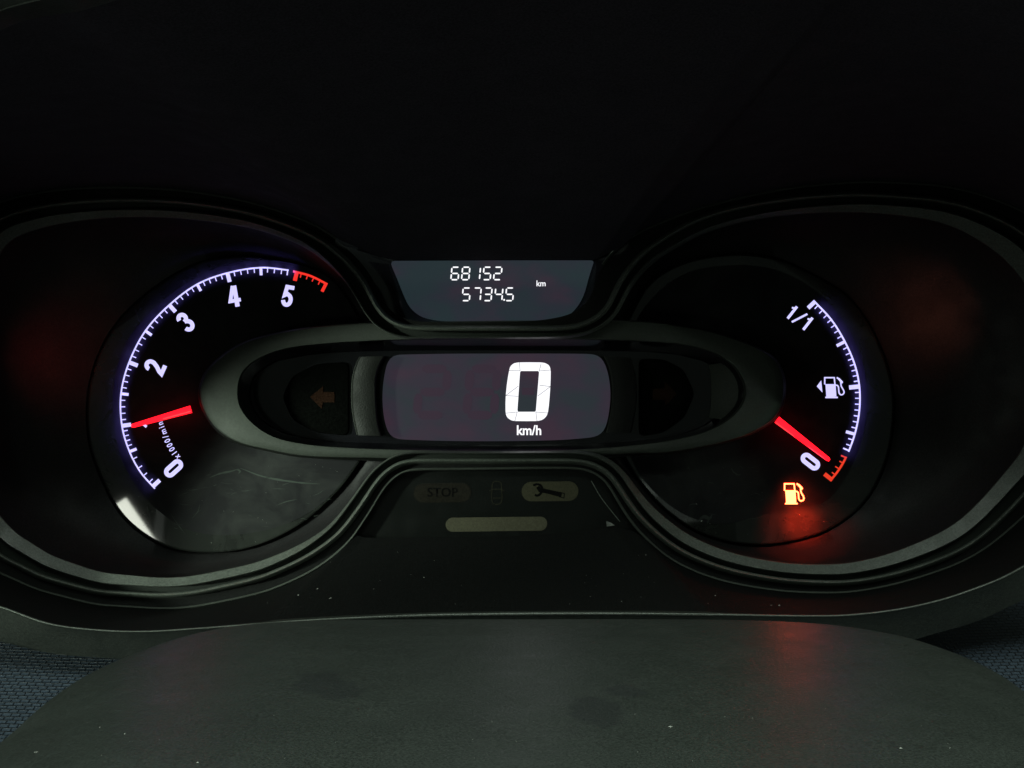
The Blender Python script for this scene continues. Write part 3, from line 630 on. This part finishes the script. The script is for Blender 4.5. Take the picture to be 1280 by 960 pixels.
mx = nt.nodes.new('ShaderNodeMix'); mx.data_type = 'RGBA'; mx.inputs[6].default_value = (.014, .020, .030, 1); mx.inputs[7].default_value = (.055, .076, .104, 1)
L.new(br.outputs['Color'], mx.inputs[0]); L.new(mx.outputs[2], b.inputs['Base Color'])
M_weave = m
rows = []; NX, NY = 60, 26; X0_, X1_ = -.34, .34
for j in range(NY+1):
    f = j/NY; y = .06 - f*.19; zc = -.078 - f*.068
    if j == NY: y = y; zc -= 0
    rows.append(np.array([(X0_+(X1_-X0_)*i/NX, y - .0*abs(i/NX-.5), zc + .012*(2*abs(i/NX-.5))**2) for i in range(NX+1)]))
rows.append(rows[-1]+np.array([0, .004, -.03]))
dash = loft('dashboard', rows, M_weave, None, closed=False, angle=60, flip=False)
tag(dash, 'blue grey dashboard panel with a fine woven grain showing in both lower corners', 'dashboard')
uvl = dash.data.uv_layers.new(name='UVMap')
for l in dash.data.loops:
    c = dash.data.vertices[l.vertex_index].co; rr = l.vertex_index//(NX+1)
    uvl.data[l.index].uv = (c.x/.0028, (.06-c.y)*1.05/.0036)
dash['kind'] = 'thing'

# ------------------------------------------------------------------ steering column cover in front
EDGE = [(-260,1120,-.300),(-120,1010,-.245),(-40,950,-.215),(0,921,-.200),(40,886,-.180),(90,850,-.160),(150,821,-.140),(210,800,-.122),(280,785,-.108),(360,778,-.098),(460,775.5,-.092),(640,775,-.090),(820,775,-.091),(940,776.5,-.094),(1030,781,-.101),(1100,790,-.111),(1160,803,-.124),(1220,824,-.142),(1270,851,-.160),(1310,884,-.180),(1350,935,-.210),(1420,1020,-.250),(1540,1120,-.300)]
e = resample(catmull(EDGE, 10), 200); E3 = P3(e)
back = np.array([0, -.36, -.088]); rows = []
t = np.gradient(E3, axis=0); t /= np.linalg.norm(t, axis=1, keepdims=True)
inw = np.stack([t[:, 1], -t[:, 0], np.zeros(200)], 1)       # plan-view inward direction
if (inw[100][1] > 0): inw = -inw
for dz, din in ((-.045, -.0015), (-.012, -.0012), (-.0045, -.0006), (-.0016, .0), (0, .0016), (.0011, .0045), (.0019, .010)):
    rows.append(E3 + inw*din + np.array([0, 0, dz*1.0]))
base = rows[-1]
for f in (.15, .32, .5, .7, .88, 1):
    tgt = np.stack([base[:, 0]*.25, np.full(200, -.40), np.full(200, -.078)], 1)
    r = base*(1-f)+tgt*f; r[:, 2] += .004*math.sin(math.pi*f); rows.append(r)
col = loft('steering_column_cover', rows, M_cover, None, closed=False, angle=60)
tag(col, 'smooth dark grey steering column cover in front of the cluster, dusty and smudged', 'column cover')
# smudges with a shape of their own on the cover
nt = M_cover.node_tree; b = nt.nodes['Principled BSDF']; L = nt.links
src = b.inputs['Base Color'].links[0].from_socket; rsrc = b.inputs['Roughness'].links[0].from_socket
tc = nt.nodes.new('ShaderNodeTexCoord'); nz = nt.nodes.new('ShaderNodeTexNoise'); nz.inputs['Scale'].default_value = 220; L.new(tc.outputs['Object'], nz.inputs['Vector'])
def smudge(pos, rx, ry, prev):
    sub = nt.nodes.new('ShaderNodeVectorMath'); sub.operation = 'SUBTRACT'; sub.inputs[1].default_value = pos; L.new(tc.outputs['Object'], sub.inputs[0])
    sc = nt.nodes.new('ShaderNodeVectorMath'); sc.operation = 'MULTIPLY'; sc.inputs[1].default_value = (1/rx, 1/ry, 0); L.new(sub.outputs[0], sc.inputs[0])
    ln = nt.nodes.new('ShaderNodeVectorMath'); ln.operation = 'LENGTH'; L.new(sc.outputs[0], ln.inputs[0])
    ad = nt.nodes.new('ShaderNodeMath'); ad.operation = 'ADD'; L.new(ln.outputs['Value'], ad.inputs[0]); L.new(nz.outputs['Fac'], ad.inputs[1])
    mr = nt.nodes.new('ShaderNodeMapRange'); mr.inputs[1].default_value = 1.25; mr.inputs[2].default_value = 1.6; mr.inputs[3].default_value = 1; mr.inputs[4].default_value = 0; L.new(ad.outputs[0], mr.inputs[0])
    if prev is None: return mr.outputs[0]
    mxx = nt.nodes.new('ShaderNodeMath'); mxx.operation = 'MAXIMUM'; L.new(prev, mxx.inputs[0]); L.new(mr.outputs[0], mxx.inputs[1]); return mxx.outputs[0]
from mathutils.bvhtree import BVHTree
def hit(o, px, py):
    V = [v.co for v in o.data.vertices]; off_ = o.matrix_world.translation if o.parent is None else Vector((0, 0, 0))
    key = o.name
    if key not in hit.c: hit.c[key] = BVHTree.FromPolygons(V, [list(p.vertices) for p in o.data.polygons])
    org = Vector((0, -D, 0)); dr = (at(px, py, 0)-org).normalized()
    r = hit.c[key].ray_cast(org, dr); return (r[0], r[1]) if r[0] is not None else (None, None)
hit.c = {}
f = None
for px, py, rx, ry in ((400,854,.0062,.011),(424,864,.0060,.008),(782,864,.0045,.006),(745,888,.0062,.011),(752,896,.004,.008)):
    p, _ = hit(col, px, py)
    if p is not None: f = smudge(tuple(p), rx, ry, f)
if f is not None:
    mm = nt.nodes.new('ShaderNodeMath'); mm.operation = 'MULTIPLY'; mm.inputs[1].default_value = .42; L.new(f, mm.inputs[0])
    mz = nt.nodes.new('ShaderNodeMix'); mz.data_type = 'RGBA'; mz.inputs[7].default_value = (.012, .014, .016, 1); L.new(mm.outputs[0], mz.inputs[0]); L.new(src, mz.inputs[6]); L.new(mz.outputs[2], b.inputs['Base Color'])
    ma = nt.nodes.new('ShaderNodeMath'); ma.operation = 'MULTIPLY_ADD'; ma.inputs[1].default_value = .2; L.new(mm.outputs[0], ma.inputs[0]); L.new(rsrc, ma.inputs[2]); L.new(ma.outputs[0], b.inputs['Roughness'])

# ------------------------------------------------------------------ dust: specks and lint lying on the surfaces
def specks(o, spots, parent, name='dust'):
    V = []; F = []
    for px, py, r, ln, an in spots:
        p, nn = hit(o, px, py)
        if p is None: continue
        if nn.y > 0: nn = -nn
        p = p + nn*.00012; k = (D+p.y)/D*S
        u = Vector((math.cos(an), 0, math.sin(an))); u = (u - nn*u.dot(nn)).normalized(); v = nn.cross(u)
        base = len(V); m_ = 6
        for i in range(m_):
            a = 2*math.pi*i/m_; V.append(tuple(p + u*math.cos(a)*r*k*ln + v*math.sin(a)*r*k*(1+.3*random.random())))
        V.append(tuple(p + nn*r*k*.6))
        for i in range(m_): F.append([base+i, base+(i+1) % m_, base+m_])
    ob = mesh_obj(name, V, F, M_dust, parent, smooth=False); ob['kind'] = 'stuff'; return ob
def rnd(n, x0, x1, y0, y1, r0=.25, r1=.6): return [(random.uniform(x0, x1), random.uniform(y0, y1), random.uniform(r0, r1), 1, 0) for _ in range(n)]
lining = [o for o in cowl.children if o.name == 'lower_shroud'][0]
specks(lining, [(397,736,.9,1,0),(373,744,1.1,1,0),(413,748,.6,3.5,1.1),(974,757,1.3,1,0),(964,757,.6,3,0),(894,745,1,1,0),(777,752,.7,1,0),(738,746,.6,1,0),(530,722,.8,1,0)] + rnd(40, 300, 1050, 690, 764, .2, .45), cowl)
specks(col, [(1126,936,1.8,1.2,0),(838,909,2.2,1.4,0),(45,941,1.6,2,1.2),(125,910,1.2,1,0),(156,918,1.3,1,0),(247,954,1.6,1,0),(196,866,.8,1,0),(905,843,1.2,1,0),(851,813,1,1,0),(913,853,1.1,1,0),(593,823,1.1,1,0),(502,825,1.1,1,0),(885,784,.9,1,0),(443,870,1.2,1,0)] + rnd(120, 40, 1240, 790, 955, .3, .7), col)
specks(tach, rnd(60, 170, 430, 580, 686, .15, .4) + rnd(15, 140, 440, 350, 560, .1, .25), tach)
specks(fuel, [(870,630,.6,3,.1),(877,651,.7,2,.8),(860,585,.5,1,0),(915,587,.5,1,0)] + rnd(40, 800, 1070, 560, 672, .15, .35), fuel)

M_smear = plastic('smear', (.028, .034, .030), .7, spec=.1, speck=0, var=.6)
def scratches(o, lines, parent, name='scratch'):
    V = []; F = []
    for pts, w_ in lines:
        q = catmull(pts, 5); wd = np.sin(np.linspace(.12, math.pi-.12, len(q)))*w_*(.7+.6*rng.random(len(q))); L_, R_ = strip_geo(q, wd); base = len(V); m_ = len(q)
        V += [tuple(at(x, y, .02570)) for x, y in L_] + [tuple(at(x, y, .02570)) for x, y in R_]
        F += [[base+i, base+i+1, base+m_+i+1, base+m_+i] for i in range(m_-1)]
    ob = mesh_obj(name, V, F, M_smear, parent, smooth=False); ob['kind'] = 'stuff'; return ob
L1 = [([(262,597),(275,592),(289,589),(299,586)], 2.2), ([(296,587),(300,589),(298,592)], 2.5), ([(300,585),(330,596),(372,603),(400,605)], 2.6), ([(212,640),(222,655),(232,668)], .8), ([(345,632),(358,627),(372,624)], 1.2), ([(390,620),(398,617),(405,612)], .8), ([(240,648),(247,640),(250,630)], .9)]
for k_ in range(26):
    x, y, a = random.uniform(215, 420), random.uniform(590, 660), random.uniform(-.6, .5); l = random.uniform(4, 18)
    L1.append(([(x, y), (x+l*.5*math.cos(a), y+l*.5*math.sin(a)+random.uniform(-1, 1)), (x+l*math.cos(a), y+l*math.sin(a))], random.uniform(.25, .8)))
scratches(tach, L1, tach)
R1 = [([(861,632),(866,630),(873,631)], 1.6), ([(872,652),(880,646),(887,648),(890,643)], 4.0), ([(884,655),(886,649)], 2.0), ([(860,583),(862,587)], 1.6), ([(884,603),(893,604)], 1.0), ([(914,585),(917,590),(925,595)], 1.8), ([(920,594),(926,593)], 1.2)]
for k_ in range(16):
    x, y, a = random.uniform(830, 960), random.uniform(575, 650), random.uniform(-.8, .8); l = random.uniform(3, 12)
    R1.append(([(x, y), (x+l*.5*math.cos(a), y+l*.5*math.sin(a)+random.uniform(-1, 1)), (x+l*math.cos(a), y+l*math.sin(a))], random.uniform(.25, .7)))
scratches(fuel, R1, fuel)
